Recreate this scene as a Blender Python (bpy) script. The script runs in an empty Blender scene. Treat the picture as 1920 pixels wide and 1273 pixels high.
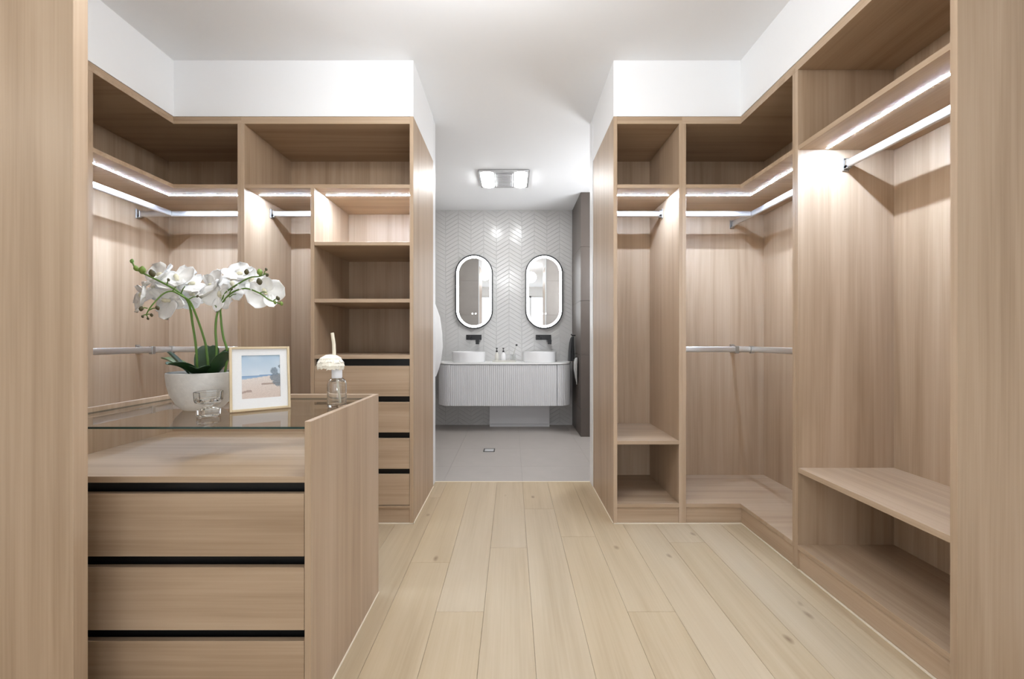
import bpy, bmesh, math, random
from mathutils import Vector, Matrix, Euler
random.seed(7)
S = bpy.context.scene
COL = S.collection
PI = math.pi
# ------------------------------------------------------------------ camera, world, lights, exposure
F_PX, CX, CY, H = 794.0, 960.0, 636.5, 1.08
cam_d = bpy.data.cameras.new('camera'); cam_d.sensor_width = 36.0; cam_d.lens = F_PX / 1920 * 36
cam_d.clip_start = 0.02
cam = bpy.data.objects.new('camera', cam_d); COL.objects.link(cam)
cam.location = (0, 0, H); cam.rotation_euler = (PI/2, 0, 0)
S.camera = cam
S.view_settings.view_transform = 'Standard'; S.view_settings.look = 'None'
S.view_settings.gamma = 1.0; S.view_settings.use_curve_mapping = False
S.view_settings.exposure = 0.0
w = bpy.data.worlds.new('daylight'); S.world = w; w.use_nodes = True
w.node_tree.nodes['Background'].inputs[0].default_value = (0.93, 0.98, 1.05, 1)
w.node_tree.nodes['Background'].inputs[1].default_value = 2.1

def lamp(name, loc, energy, color, size=0.09, kind='DISK', rot=(0, 0, 0), size_y=None, spread=PI):
    d = bpy.data.lights.new(name, 'AREA'); d.shape = kind; d.size = size
    if size_y: d.size_y = size_y
    d.energy = energy; d.color = color; d.spread = spread
    o = bpy.data.objects.new(name, d); COL.objects.link(o); o.location = loc; o.rotation_euler = rot
    return o
def globe(name, loc, energy, color, r=0.12):
    d = bpy.data.lights.new(name, 'POINT'); d.energy = energy; d.color = color; d.shadow_soft_size = r
    o = bpy.data.objects.new(name, d); COL.objects.link(o); o.location = loc; return o
NEUTRAL = (0.98, 1.0, 1.03)
globe('ceiling_fill', (-0.12, 1.35, 2.40), 26, NEUTRAL)          # added fill to brighten the ceiling, above the frame; room's ceiling lamps follow
globe('ceiling_lamp', (-0.60, 1.35, 2.50), 13, NEUTRAL)
globe('ceiling_lamp', (0.42, 1.35, 2.45), 4, NEUTRAL)
globe('left_panel_fill', (-1.90, 0.25, 1.95), 9, (1.0, 0.95, 0.86))  # unseen fill, added to brighten the tall left panel
globe('bathroom_fill', (1.36, 4.05, 1.85), 50, (0.97, 1.0, 1.04), 0.25)  # added fill hidden behind the right wardrobes, lifts the bathroom and its ceiling
globe('rear_low_fill', (0.35, -0.9, 0.75), 14, NEUTRAL)  # unseen low fill added behind the camera to even out the ceiling
portal = lamp('window_portal', (0, -2.48, 1.35), 1, (1, 1, 1), 3.6, 'RECTANGLE', (PI/2, 0, 0), 2.3)
portal.data.cycles.is_portal = True

# ------------------------------------------------------------------ helpers
def P(px, py, y):
    return Vector(((px - CX) / F_PX * y, y, H + (CY - py) / F_PX * y))

def srgb(r, g, b):
    f = lambda c: (c/255/12.92) if c/255 <= 0.04045 else ((c/255 + 0.055)/1.055)**2.4
    return (f(r), f(g), f(b), 1)

def box(bm, x0, x1, y0, y1, z0, z1):
    v = [bm.verts.new((x, y, z)) for x in (x0, x1) for y in (y0, y1) for z in (z0, z1)]
    for q in ((0,1,3,2), (4,6,7,5), (0,4,5,1), (2,3,7,6), (0,2,6,4), (1,5,7,3)):
        bm.faces.new([v[i] for i in q])

def prism(bm, pts, z0, z1, axis='z'):
    a = [bm.verts.new((p[0], p[1], z0)) for p in pts]; b = [bm.verts.new((p[0], p[1], z1)) for p in pts]
    n = len(pts)
    bm.faces.new(list(reversed(a))); bm.faces.new(b)
    for i in range(n):
        bm.faces.new((a[i], a[(i+1) % n], b[(i+1) % n], b[i]))

def lathe(bm, prof, n=32, c=(0, 0, 0), sx=1, sy=1):
    rings = []
    for r, z in prof:
        if r < 1e-6:
            rings.append([bm.verts.new((c[0], c[1], c[2] + z))])
        else:
            rings.append([bm.verts.new((c[0] + r*sx*math.cos(2*PI*k/n), c[1] + r*sy*math.sin(2*PI*k/n), c[2] + z)) for k in range(n)])
    for a, b in zip(rings, rings[1:]):
        for k in range(n):
            k2 = (k + 1) % n
            if len(a) == 1 and len(b) == 1: continue
            if len(a) == 1: bm.faces.new((a[0], b[k2], b[k]))
            elif len(b) == 1: bm.faces.new((a[k], a[k2], b[0]))
            else: bm.faces.new((a[k], a[k2], b[k2], b[k]))

def tube(bm, pts, r0, r1=None, n=10, caps=True):
    r1 = r0 if r1 is None else r1
    pts = [Vector(p) for p in pts]
    rings = []; up = Vector((0.13, 0.2, 0.97))
    for i, p in enumerate(pts):
        t = (pts[min(i+1, len(pts)-1)] - pts[max(i-1, 0)]).normalized()
        s = t.cross(up)
        if s.length < 1e-3: s = t.cross(Vector((1, 0, 0)))
        s.normalize(); u = s.cross(t).normalized()
        r = r0 + (r1 - r0) * i / max(1, len(pts)-1)
        rings.append([bm.verts.new(p + r*(math.cos(2*PI*k/n)*s + math.sin(2*PI*k/n)*u)) for k in range(n)])
    for a, b in zip(rings, rings[1:]):
        for k in range(n):
            bm.faces.new((a[k], a[(k+1) % n], b[(k+1) % n], b[k]))
    if caps:
        bm.faces.new(list(reversed(rings[0]))); bm.faces.new(rings[-1])

def smooth_path(pts, m=6):
    pts = [Vector(p) for p in pts]; out = []
    q = [pts[0]*2 - pts[1]] + pts + [pts[-1]*2 - pts[-2]]
    for i in range(1, len(q)-2):
        for k in range(m):
            t = k/m; a, b, c, d = q[i-1], q[i], q[i+1], q[i+2]
            out.append(0.5*((2*b) + (c-a)*t + (2*a-5*b+4*c-d)*t*t + (3*b-a-3*c+d)*t**3))
    out.append(pts[-1]); return out

def obj(name, bm, mat, parent=None, bevel=0.0, smooth=False, angle=0.6, segs=1, weld=False):
    if bevel: bmesh.ops.bevel(bm, geom=list(bm.edges), offset=bevel, segments=segs, affect='EDGES', profile=0.5)
    bmesh.ops.recalc_face_normals(bm, faces=list(bm.faces))
    me = bpy.data.meshes.new(name)
    base = Vector((0, 0, 0))
    p = parent
    while p: base += p.location; p = p.parent
    if parent is not None and not parent.get('_rot'):
        for v in bm.verts: v.co -= base
    bm.to_mesh(me); bm.free()
    mats = mat if isinstance(mat, (list, tuple)) else [mat]
    for m in mats: me.materials.append(m)
    if smooth:
        me.polygons.foreach_set('use_smooth', [True]*len(me.polygons))
        me.set_sharp_from_angle(angle=angle)
    o = bpy.data.objects.new(name, me); COL.objects.link(o)
    if parent: o.parent = parent
    return o

def tag(o, label, cat, group=None):
    o['label'] = label; o['category'] = cat
    if group: o['group'] = group
    return o

def thing(name, label, cat, loc=(0, 0, 0), group=None):
    o = bpy.data.objects.new(name, None); COL.objects.link(o); o.empty_display_size = 0.1
    o.location = loc
    return tag(o, label, cat, group)

def struct(name, bm, mat, parent=None, bevel=0.0):
    o = obj(name, bm, mat, parent, bevel)
    if parent is None: o['kind'] = 'structure'
    return o

def B(*boxes):
    bm = bmesh.new()
    for b in boxes: box(bm, *b)
    return bm

# ------------------------------------------------------------------ materials
def new_mat(name):
    m = bpy.data.materials.new(name); m.use_nodes = True
    return m, m.node_tree.nodes, m.node_tree.links, m.node_tree.nodes['Principled BSDF']

def plain(name, col, rough=0.5, metal=0.0, spec=0.5, bump=0.0, bscale=200, sheen=0, vary=0.03):
    m, N, L, b = new_mat(name)
    b.inputs['Roughness'].default_value = rough; b.inputs['Metallic'].default_value = metal
    b.inputs['Specular IOR Level'].default_value = spec
    if sheen: b.inputs['Sheen Weight'].default_value = sheen
    tc = N.new('ShaderNodeTexCoord'); nz = N.new('ShaderNodeTexNoise'); nz.inputs['Scale'].default_value = bscale
    nz.inputs['Detail'].default_value = 4
    L.new(tc.outputs['Object'], nz.inputs['Vector'])
    mx = N.new('ShaderNodeMix'); mx.data_type = 'RGBA'
    c2 = tuple(c*(1-vary*2) for c in col[:3]) + (1,)
    mx.inputs[6].default_value = col; mx.inputs[7].default_value = c2
    L.new(nz.outputs['Fac'], mx.inputs[0]); L.new(mx.outputs[2], b.inputs['Base Color'])
    if bump:
        bp = N.new('ShaderNodeBump'); bp.inputs['Strength'].default_value = bump; bp.inputs['Distance'].default_value = 0.002
        L.new(nz.outputs['Fac'], bp.inputs['Height']); L.new(bp.outputs['Normal'], b.inputs['Normal'])
    return m

def wood(name, axis, light, mid, dark, rough=0.42, spec=0.35, knots=0.0, across=16.0, along=0.7, tint=0.0, obj_var=0.0):
    m, N, L, b = new_mat(name)
    tc = N.new('ShaderNodeTexCoord'); oi = N.new('ShaderNodeObjectInfo')
    off = N.new('ShaderNodeVectorMath'); off.operation = 'SCALE'; off.inputs[0].default_value = (31.7, 17.3, 23.1)
    L.new(oi.outputs['Random'], off.inputs['Scale'])
    add = N.new('ShaderNodeVectorMath'); add.operation = 'ADD'
    L.new(tc.outputs['Object'], add.inputs[0]); L.new(off.outputs[0], add.inputs[1])
    def noise(sa, sl, detail, dist=0.0):
        mp = N.new('ShaderNodeMapping'); s = [sa, sa, sa]; s['xyz'.index(axis)] = sl
        mp.inputs['Scale'].default_value = s
        L.new(add.outputs[0], mp.inputs['Vector'])
        n = N.new('ShaderNodeTexNoise'); n.inputs['Scale'].default_value = 1.0; n.inputs['Detail'].default_value = detail
        n.inputs['Distortion'].default_value = dist; n.inputs['Roughness'].default_value = 0.6
        L.new(mp.outputs[0], n.inputs['Vector']); return n
    n1 = noise(across, along, 3, 0.5); n2 = noise(across*9, along*2.2, 4); n3 = noise(across*0.35, along*0.5, 2, 0.3)
    def mul(a, k): 
        q = N.new('ShaderNodeMath'); q.operation = 'MULTIPLY'; q.inputs[1].default_value = k; L.new(a, q.inputs[0]); return q.outputs[0]
    def plus(a, c):
        q = N.new('ShaderNodeMath'); q.operation = 'ADD'; L.new(a, q.inputs[0]); L.new(c, q.inputs[1]); return q.outputs[0]
    f = plus(plus(mul(n1.outputs['Fac'], 0.46), mul(n2.outputs['Fac'], 0.22)), mul(n3.outputs['Fac'], 0.32))
    rp = N.new('ShaderNodeValToRGB'); L.new(f, rp.inputs[0])
    e = rp.color_ramp.elements; e[0].position = 0.34; e[0].color = dark; e[1].position = 0.66; e[1].color = light
    k = rp.color_ramp.elements.new(0.5); k.color = mid
    col = rp.outputs[0]
    if knots:
        mp = N.new('ShaderNodeMapping'); s = [6.5, 6.5, 6.5]; s['xyz'.index(axis)] = 3.4; mp.inputs['Scale'].default_value = s
        nd = N.new('ShaderNodeTexNoise'); nd.inputs['Scale'].default_value = 9; L.new(add.outputs[0], nd.inputs['Vector'])
        wv = N.new('ShaderNodeVectorMath'); wv.operation = 'MULTIPLY_ADD'; wv.inputs[1].default_value = (0.03, 0.03, 0.0)
        L.new(nd.outputs['Color'], wv.inputs[0]); L.new(add.outputs[0], wv.inputs[2])
        L.new(wv.outputs[0], mp.inputs['Vector'])
        vo = N.new('ShaderNodeTexVoronoi'); vo.voronoi_dimensions = '3D'; vo.inputs['Scale'].default_value = 1.0
        L.new(mp.outputs[0], vo.inputs['Vector'])
        mr = N.new('ShaderNodeMapRange'); mr.inputs[1].default_value = 0.02; mr.inputs[2].default_value = 0.10
        mr.inputs[3].default_value = knots; mr.inputs[4].default_value = 0.0
        L.new(vo.outputs['Distance'], mr.inputs[0])
        mk = N.new('ShaderNodeMix'); mk.data_type = 'RGBA'; mk.inputs[7].default_value = srgb(112, 88, 62)
        L.new(mr.outputs[0], mk.inputs[0]); L.new(col, mk.inputs[6]); col = mk.outputs[2]
    if obj_var:
        hs = N.new('ShaderNodeHueSaturation'); mr = N.new('ShaderNodeMapRange')
        mr.inputs[3].default_value = 1-obj_var; mr.inputs[4].default_value = 1+obj_var
        L.new(oi.outputs['Random'], mr.inputs[0]); L.new(mr.outputs[0], hs.inputs['Value'])
        mr2 = N.new('ShaderNodeMapRange'); mr2.inputs[3].default_value = 1.05; mr2.inputs[4].default_value = 0.94
        sn = N.new('ShaderNodeMath'); sn.operation = 'FRACT'; mm = N.new('ShaderNodeMath'); mm.operation = 'MULTIPLY'; mm.inputs[1].default_value = 7.31
        L.new(oi.outputs['Random'], mm.inputs[0]); L.new(mm.outputs[0], sn.inputs[0]); L.new(sn.outputs[0], mr2.inputs[0])
        L.new(mr2.outputs[0], hs.inputs['Saturation'])
        L.new(col, hs.inputs['Color']); col = hs.outputs[0]
    L.new(col, b.inputs['Base Color'])
    b.inputs['Roughness'].default_value = rough; b.inputs['Specular IOR Level'].default_value = spec
    bp = N.new('ShaderNodeBump'); bp.inputs['Strength'].default_value = 0.08; bp.inputs['Distance'].default_value = 0.001
    L.new(n2.outputs['Fac'], bp.inputs['Height']); L.new(bp.outputs['Normal'], b.inputs['Normal'])
    return m

def emit(name, col, strength):
    m, N, L, b = new_mat(name)
    b.inputs['Base Color'].default_value = (0.9, 0.9, 0.9, 1)
    b.inputs['Emission Color'].default_value = col; b.inputs['Emission Strength'].default_value = strength
    return m

def thin_glass(name, tint, ior=1.5, rough=0.0):
    # thin clear glass: straight-through transmission plus a Fresnel reflection on the outer faces
    m, N, L, b = new_mat(name); N.remove(b)
    out = N['Material Output']; tr = N.new('ShaderNodeBsdfTransparent'); tr.inputs[0].default_value = tint
    gl = N.new('ShaderNodeBsdfGlossy'); gl.inputs['Roughness'].default_value = rough
    fr = N.new('ShaderNodeFresnel'); fr.inputs[0].default_value = ior
    ge = N.new('ShaderNodeNewGeometry')
    inv = N.new('ShaderNodeMath'); inv.operation = 'SUBTRACT'; inv.inputs[0].default_value = 1.0; L.new(ge.outputs['Backfacing'], inv.inputs[1])
    mu = N.new('ShaderNodeMath'); mu.operation = 'MULTIPLY'; L.new(fr.outputs[0], mu.inputs[0]); L.new(inv.outputs[0], mu.inputs[1])
    mx = N.new('ShaderNodeMixShader'); L.new(mu.outputs[0], mx.inputs[0]); L.new(tr.outputs[0], mx.inputs[1]); L.new(gl.outputs[0], mx.inputs[2])
    L.new(mx.outputs[0], out.inputs[0])
    return m

WL, WM, WD = srgb(192, 169, 144), srgb(179, 155, 129), srgb(158, 133, 107)
WX = wood('oak_laminate_grain_across', 'x', WL, WM, WD)
WY = wood('oak_laminate_grain_deep', 'y', WL, WM, WD)
WZ = wood('oak_laminate_grain_upright', 'z', WL, WM, WD)
OAK = wood('pale_oak_floor', 'y', srgb(190, 171, 142), srgb(181, 161, 131), srgb(167, 146, 115), rough=0.38, spec=0.4, knots=0.75, across=11, along=0.8, obj_var=0.022)
WHITE = plain('white_paint', (0.90, 0.905, 0.91, 1), 0.6, vary=0.005, bscale=30)
CEIL = plain('ceiling_paint', (0.91, 0.92, 0.93, 1), 0.7, vary=0.005, bscale=30)
JAMB = plain('white_gloss_trim', (0.84, 0.85, 0.86, 1), 0.35, vary=0.005)
CAULK = plain('cream_sealant', srgb(232, 220, 198), 0.5)
BLACK = plain('black_finger_channel', (0.006, 0.006, 0.006, 1), 0.35, spec=0.4)
MBLACK = plain('matt_black_metal', (0.018, 0.018, 0.02, 1), 0.35, spec=0.5)
ALU = plain('brushed_aluminium', (0.78, 0.78, 0.77, 1), 0.42, 1.0, bump=0.02)
ALUD = plain('satin_steel_bracket', (0.45, 0.44, 0.42, 1), 0.35, 1.0)
LED = emit('led_diffuser', (0.80, 1.0, 1.34, 1), 450.0)
GLASS = thin_glass('clear_glass', (0.965, 0.975, 0.97, 1))
CLEAR = thin_glass('crystal', (0.955, 0.96, 0.96, 1), 1.5)
def solid_glass(name, tint, ior=1.45):
    m, N, L, b = new_mat(name); b.inputs['Base Color'].default_value = tint; b.inputs['Roughness'].default_value = 0.0
    b.inputs['Transmission Weight'].default_value = 1.0; b.inputs['IOR'].default_value = ior
    return m
CRYSTAL = solid_glass('cut_crystal', (0.97, 0.98, 0.98, 1), 1.5)
GEDGE = plain('green_glass_edge', (0.012, 0.04, 0.032, 1), 0.15, spec=0.6)
TILEW = plain('white_gloss_tile', (0.60, 0.595, 0.585, 1), 0.17, spec=0.5, bump=0.05, bscale=6)
GROUT = plain('pale_grout', (0.68, 0.67, 0.66, 1), 0.8)
TILEF = plain('grey_stone_tile', srgb(172, 165, 159), 0.42, bump=0.03, bscale=7, vary=0.07)
TILED = plain('taupe_stone_tile', srgb(94, 85, 79), 0.4, bump=0.03, bscale=8, vary=0.07)
GROUTD = plain('taupe_grout', srgb(146, 138, 132), 0.8)
VAN = plain('grey_satin_lacquer', srgb(218, 218, 220), 0.45)
STONE = plain('white_stone_top', (0.86, 0.86, 0.85, 1), 0.25)
CERAM = plain('white_ceramic', (0.84, 0.84, 0.85, 1), 0.2)
MIRROR = plain('mirror_silver', (0.92, 0.93, 0.93, 1), 0.0, 1.0, vary=0.0)
TOWEL = plain('white_terry', (0.85, 0.85, 0.85, 1), 0.95, bump=0.6, bscale=420, sheen=0.3)
TOWELB = plain('black_terry', (0.02, 0.02, 0.022, 1), 0.95, bump=0.6, bscale=420, sheen=0.2)

# ------------------------------------------------------------------ the room shell
D, YB = 2.482, 3.010            # front plane and back panel of the rear wardrobes
XL, XLB = -1.984, -2.440        # front / back panel of the left run
XR, XRB = 1.340, 1.790          # front / back panel of the right run
CL, CR = -0.578, 0.595          # corridor faces
ZT, ZC = 2.388, 2.715           # wardrobe top, ceiling
TH, BW = 3.215, 5.360           # threshold, bathroom back wall
BL, NB = -0.999, 0.763          # bathroom left wall, tiled nib face

# floor of oak planks
floor = struct('floor', B((-2.62, 1.96, -2.6, TH, -0.12, -0.012)), plain('dark_joint', srgb(172, 150, 120), 0.8))
PW, X0 = 0.190, -0.112
joints = {-1: [-1.0, 0.62, 1.68], 0: [-0.6, 0.35, 2.196], 1: [-1.2, 0.80, 2.70], 3: [-0.7, 1.68], 2: [-1.4, 0.45, 2.32],
          -2: [-1.7, 0.30, 2.05], -3: [-0.9, 1.2, 2.9]}
g = 0.0004
for i in range(-14, 12):
    xa, xb = X0 + i*PW, X0 + (i+1)*PW
    xa, xb = max(xa, -2.60), min(xb, 1.94)
    if xb - xa < 0.02: continue
    js = joints.get(i) or sorted(random.uniform(-2.0, 0.2) + k*1.9 for k in range(3))
    ys = [-2.58] + [j for j in js if -2.3 < j < TH-0.1] + [TH]
    for ya, yb in zip(ys, ys[1:]):
        bm = B((-(xb-xa)/2 + g, (xb-xa)/2 - g, g, (yb-ya) - g, -0.014, 0))
        o = obj('plank', bm, OAK, floor, bevel=0.0007); o.location = ((xa+xb)/2, ya, 0)

# bathroom floor of stone tiles
bfloor = struct('floor_bathroom', B((BL - 0.1, 1.75, TH + 0.003, BW + 0.1, -0.12, -0.003)), GROUTD)
tx = [-1.0, -0.52, 0.08, 0.68, 1.28, 1.72]
ty = [TH + 0.004, 3.60, 4.20, 4.80, BW + 0.02]
for xa, xb in zip(tx, tx[1:]):
    for ya, yb in zip(ty, ty[1:]):
        o = obj('tile', B((0.0007, xb-xa-0.0007, 0.0007, yb-ya-0.0007, -0.01, 0)), TILEF, bfloor, bevel=0.0004); o.location = (xa, ya, 0)
struct('trim_threshold', B((CL-0.01, CR+0.01, TH-0.004, TH+0.008, -0.01, 0.0025)), CAULK, bevel=0.001)

struct('ceiling', B((-2.62, 1.96, -2.6, BW + 0.15, ZC, ZC + 0.12)), CEIL)
struct('wall_left', B((-2.62, -2.462, -2.6, TH - 0.09, 0, ZC)), WHITE)
struct('wall_right', B((1.812, 1.96, -2.6, TH - 0.09, 0, ZC)), WHITE)
# partitions behind the rear wardrobes; their ends are the jambs of the opening
struct('wall_partition_left', B((-2.62, CL - 0.004, 3.105, TH, 0, ZC)), JAMB, bevel=0.002)
struct('wall_partition_right', B((CR - 0.004, 1.96, 3.105, TH, 0, ZC)), JAMB, bevel=0.002)
# bulkheads above the wardrobes
struct('wall_bulkhead_left', B((-2.462, XL, -2.6, D, ZT, ZC)), WHITE)
struct('wall_bulkhead_back_left', B((-2.462, CL, D, 3.105, ZT, ZC)), WHITE)
struct('wall_bulkhead_right', B((XR, 1.812, -2.6, D, ZT, ZC)), WHITE)
struct('wall_bulkhead_back_right', B((CR, 1.812, D, 3.105, ZT, ZC)), WHITE)
# rear wall behind the camera with an added, unseen window that lets in fill daylight
bm = B((-2.62, -1.75, -2.75, -2.6, 0, ZC), (1.75, 1.96, -2.75, -2.6, 0, ZC), (-1.75, 1.75, -2.75, -2.6, 0, 0.25), (-1.75, 1.75, -2.75, -2.6, 2.45, ZC))
struct('wall_front', bm, WHITE)
bm = B(*[(x-0.025, x+0.025, -2.70, -2.65, 0.25, 2.45) for x in (-1.725, -0.58, 0.58, 1.725)], (-1.75, 1.75, -2.70, -2.65, 0.25, 0.30), (-1.75, 1.75, -2.70, -2.65, 2.40, 2.45))
struct('window_added', bm, JAMB)

# bathroom walls
struct('wall_bathroom_left', B((BL - 0.12, BL, TH, BW + 0.15, 0, ZC)), TILEF)
struct('wall_bathroom_right', B((1.66, 1.80, TH, BW + 0.15, 0, ZC)), TILED)
wback = struct('wall_back', B((BL, 1.66, BW + 0.006, BW + 0.15, 0, ZC)), GROUT)
cw, pit, rise = (NB + 0.198) / 6, 0.0535, 0.098
def chev_mesh(sgn, th=0.009, gap=0.0006):
    bm = bmesh.new()
    def ring(ins, y):
        xs = (gap + ins, cw - gap - ins)
        z = lambda x, t: (x if sgn > 0 else cw - x)/cw*rise + t
        lo, hi = gap*1.2 + ins*1.2, pit - gap*1.2 - ins*1.2
        return [bm.verts.new((xs[0], y, z(xs[0], lo))), bm.verts.new((xs[1], y, z(xs[1], lo))), bm.verts.new((xs[1], y, z(xs[1], hi))), bm.verts.new((xs[0], y, z(xs[0], hi)))]
    a, b_, c = ring(0, th), ring(0, 0.0014), ring(0.0022, 0)
    for r, s in ((a, b_), (b_, c)):
        for k in range(4): bm.faces.new((r[k], r[(k+1) % 4], s[(k+1) % 4], s[k]))
    bm.faces.new(c)
    return bm
proto = {s: obj('tile', chev_mesh(s), TILEW, wback) for s in (1, -1)}
spots = []
for k in range(-5, 6):
    for r in range(-2, int(ZC/pit) + 1):
        spots.append((-0.198 + k*cw, r*pit, 1 if k % 2 == 0 else -1))
spots.sort(key=lambda s: abs(s[0] + cw/2 + 0.08)*0.9 + abs(s[1] + 0.07 - 1.72))
rest = bmesh.new(); used = {1: False, -1: False}
for n, (x, z, s) in enumerate(spots):
    ang = (random.gauss(0, 0.006), 0, random.gauss(0, 0.006))
    if n < 296:
        o = proto[s]
        if used[s]: o = o.copy(); COL.objects.link(o)
        used[s] = True
        o.location = (x, BW, z); o.rotation_euler = ang
    else:
        me = proto[s].data
        M = Matrix.Translation((x, BW, z)) @ Euler(ang).to_matrix().to_4x4()
        vs = [rest.verts.new(M @ v.co) for v in me.vertices]
        for p in me.polygons: rest.faces.new([vs[i] for i in p.vertices])
o = obj('outer_tiles', rest, TILEW, wback); o['kind'] = 'stuff'

# tiled nib wall beside the shower
NY = 4.70
nib = struct('wall_nib_right', B((NB + 0.008, 1.66, NY + 0.008, BW, 0, ZC)), GROUTD)
zs = [0, 0.31, 0.91, 1.51, 2.11, ZC]
for za, zb in zip(zs, zs[1:]):
    for ya, yb in ((NY + 0.008, 5.03), (5.03, BW)):
        obj('tile', B((NB, NB + 0.01, ya + 0.001, yb - 0.001, za + 0.001, zb - 0.001)), TILED, nib, bevel=0.0006)
    for xa, xb in ((NB, 1.06), (1.06, 1.66)):
        obj('tile', B((xa + 0.001, xb - 0.001, NY, NY + 0.01, za + 0.001, zb - 0.001)), TILED, nib, bevel=0.0006)
# stone tiles on the bathroom side of the partitions (seen in the mirrors)
for wname, xs in (('wall_inner_left', [BL, CL - 0.01]), ('wall_inner_right', [CR + 0.01, 1.13, 1.66])):
    wi = struct(wname, B((xs[0], xs[-1], TH, TH + 0.004, 0, ZC)), GROUTD)
    for za, zb in zip(zs, zs[1:]):
        for xa, xb in zip(xs, xs[1:]):
            obj('tile', B((xa + 0.001, xb - 0.001, TH + 0.003, TH + 0.012, za + 0.001, zb - 0.001)), TILEF, wi, bevel=0.0006)

# sealant lines where joinery meets the floor
bm = B((XR - 0.0005, XR + 0.006, 1.27, D - 0.0, 0, 0.005), (CR - 0.004, XR + 0.004, D - 0.004, D + 0.004, 0, 0.005), (CR - 0.005, CR + 0.001, D - 0.004, 3.105, 0, 0.005))
struct('trim_right', bm, CAULK)
bm = B((XL - 0.006, XL + 0.0005, 1.97, D, 0, 0.005), (XL - 0.004, CL + 0.004, D - 0.004, D + 0.004, 0, 0.005), (CL - 0.001, CL + 0.005, D - 0.004, 3.105, 0, 0.005))
struct('trim_left', bm, CAULK)

# ------------------------------------------------------------------ wardrobes
SZ0, SZ1 = 1.968, 1.990          # long top shelf
BZ0, BZ1 = 0.096, 0.118          # base panel
TZ0, TZ1 = 2.344, 2.364          # top panel
LEDY, RY = D + 0.125, D + 0.275  # led line, hanging rail
bev = 0.0008
def panel(name, mat, t, *b): return obj(name, B(b), mat, t, bevel=bev)
def Lpanel(name, mat, t, pts, z0, z1):
    bm = bmesh.new(); prism(bm, pts, z0, z1); return obj(name, bm, mat, t, bevel=bev)

def rail(t, axis, a, b, c, z, flange_a=False, flange_b=False):
    hw, hh = 0.0085, 0.0185
    bm = B((a, b, c-hw, c+hw, z-hh, z+hh) if axis == 'x' else (c-hw, c+hw, a, b, z-hh, z+hh))
    r = obj('hanging_rail', bm, ALU, t, bevel=0.006, segs=3, smooth=True, angle=0.9)
    for p, s in ((a, 1), (b, -1)):
        if (s == 1 and not flange_a) or (s == -1 and not flange_b): continue
        f = bmesh.new()
        lo, hi = sorted((p, p + s*0.007)); l2, h2 = sorted((p + s*0.006, p + s*0.024))
        if axis == 'x':
            box(f, lo, hi, c-0.015, c+0.015, z-0.03, z+0.03); box(f, l2, h2, c-0.0115, c+0.0115, z-0.0225, z-0.006); box(f, l2, h2, c-0.0115, c-0.0085, z-0.02, z+0.02); box(f, l2, h2, c+0.0085, c+0.0115, z-0.02, z+0.02)
        else:
            box(f, c-0.015, c+0.015, lo, hi, z-0.03, z+0.03); box(f, c-0.0115, c+0.0115, l2, h2, z-0.0225, z-0.006); box(f, c-0.0115, c-0.0085, l2, h2, z-0.02, z+0.02); box(f, c+0.0085, c+0.0115, l2, h2, z-0.02, z+0.02)
        obj('rail_bracket', f, ALUD, t and r, bevel=0.001)
    return r
def led(t, *xy):
    obj('led_strip', B((*xy, SZ0 - 0.0012, SZ0 + 0.002)), LED, t)
def support(t, x, y, z):   # clip holding a lower rail from below
    obj('rail_clip', B((x-0.012, x+0.012, y-0.012, y+0.012, z-0.026, z+0.022)), ALUD, t, bevel=0.002)

# A: left corner wardrobe
t = thing('corner_wardrobe', 'L-shaped open oak wardrobe with hanging rails, filling the far left corner behind the island', 'wardrobe', (XLB, YB, 0), 'built-in oak wardrobes')
XA = -1.589
panel('side_panel', WZ, t, XLB, XL, 1.970, 2.006, 0, TZ0)
panel('side_panel', WZ, t, -1.609, XA, D, YB, 0, TZ0)
panel('back_panel', WZ, t, XLB-0.018, XLB, 1.970, YB+0.018, 0, TZ1)
panel('back_panel', WZ, t, XLB, XA, YB, YB+0.018, 0, TZ1)
Lp = lambda o=0.0, x1=-1.609: [(XLB, 2.006), (XL - o, 2.006), (XL - o, D + o), (x1, D + o), (x1, YB), (XLB, YB)]
Lpanel('top_panel', WX, t, [(XLB, 1.970), (XL, 1.970), (XL, D), (XA, D), (XA, YB), (XLB, YB)], TZ0, TZ1)
panel('scribe_strip', WX, t, XL-0.023, XA, D+0.005, D+0.023, TZ1, ZT); panel('scribe_strip', WY, t, XL-0.023, XL-0.005, 1.974, D+0.005, TZ1, ZT)
Lpanel('shelf', WX, t, Lp(0.002), SZ0, SZ1)
Lpanel('base_panel', WX, t, Lp(0.0), BZ0, BZ1)
panel('kick_board', WX, t, XL-0.022, -1.609, D+0.006, D+0.022, 0, BZ0); panel('kick_board', WY, t, XL-0.022, XL-0.006, 2.006, D+0.006, 0, BZ0)
led(t, XL-0.1292, XL-0.1208, 2.024, LEDY+0.0042); led(t, XL-0.1292, -1.627, LEDY-0.0042, LEDY+0.0042)
RXL = -2.215
for z in (1.897, 1.016):
    rail(t, 'x', XLB, -1.609, RY, z, True, True)
    rail(t, 'y', 2.006, RY-0.009, RXL, z, True, False)
support(t, RXL+0.0, RY, 1.016); support(t, RXL, RY-0.15, 1.016)

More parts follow.
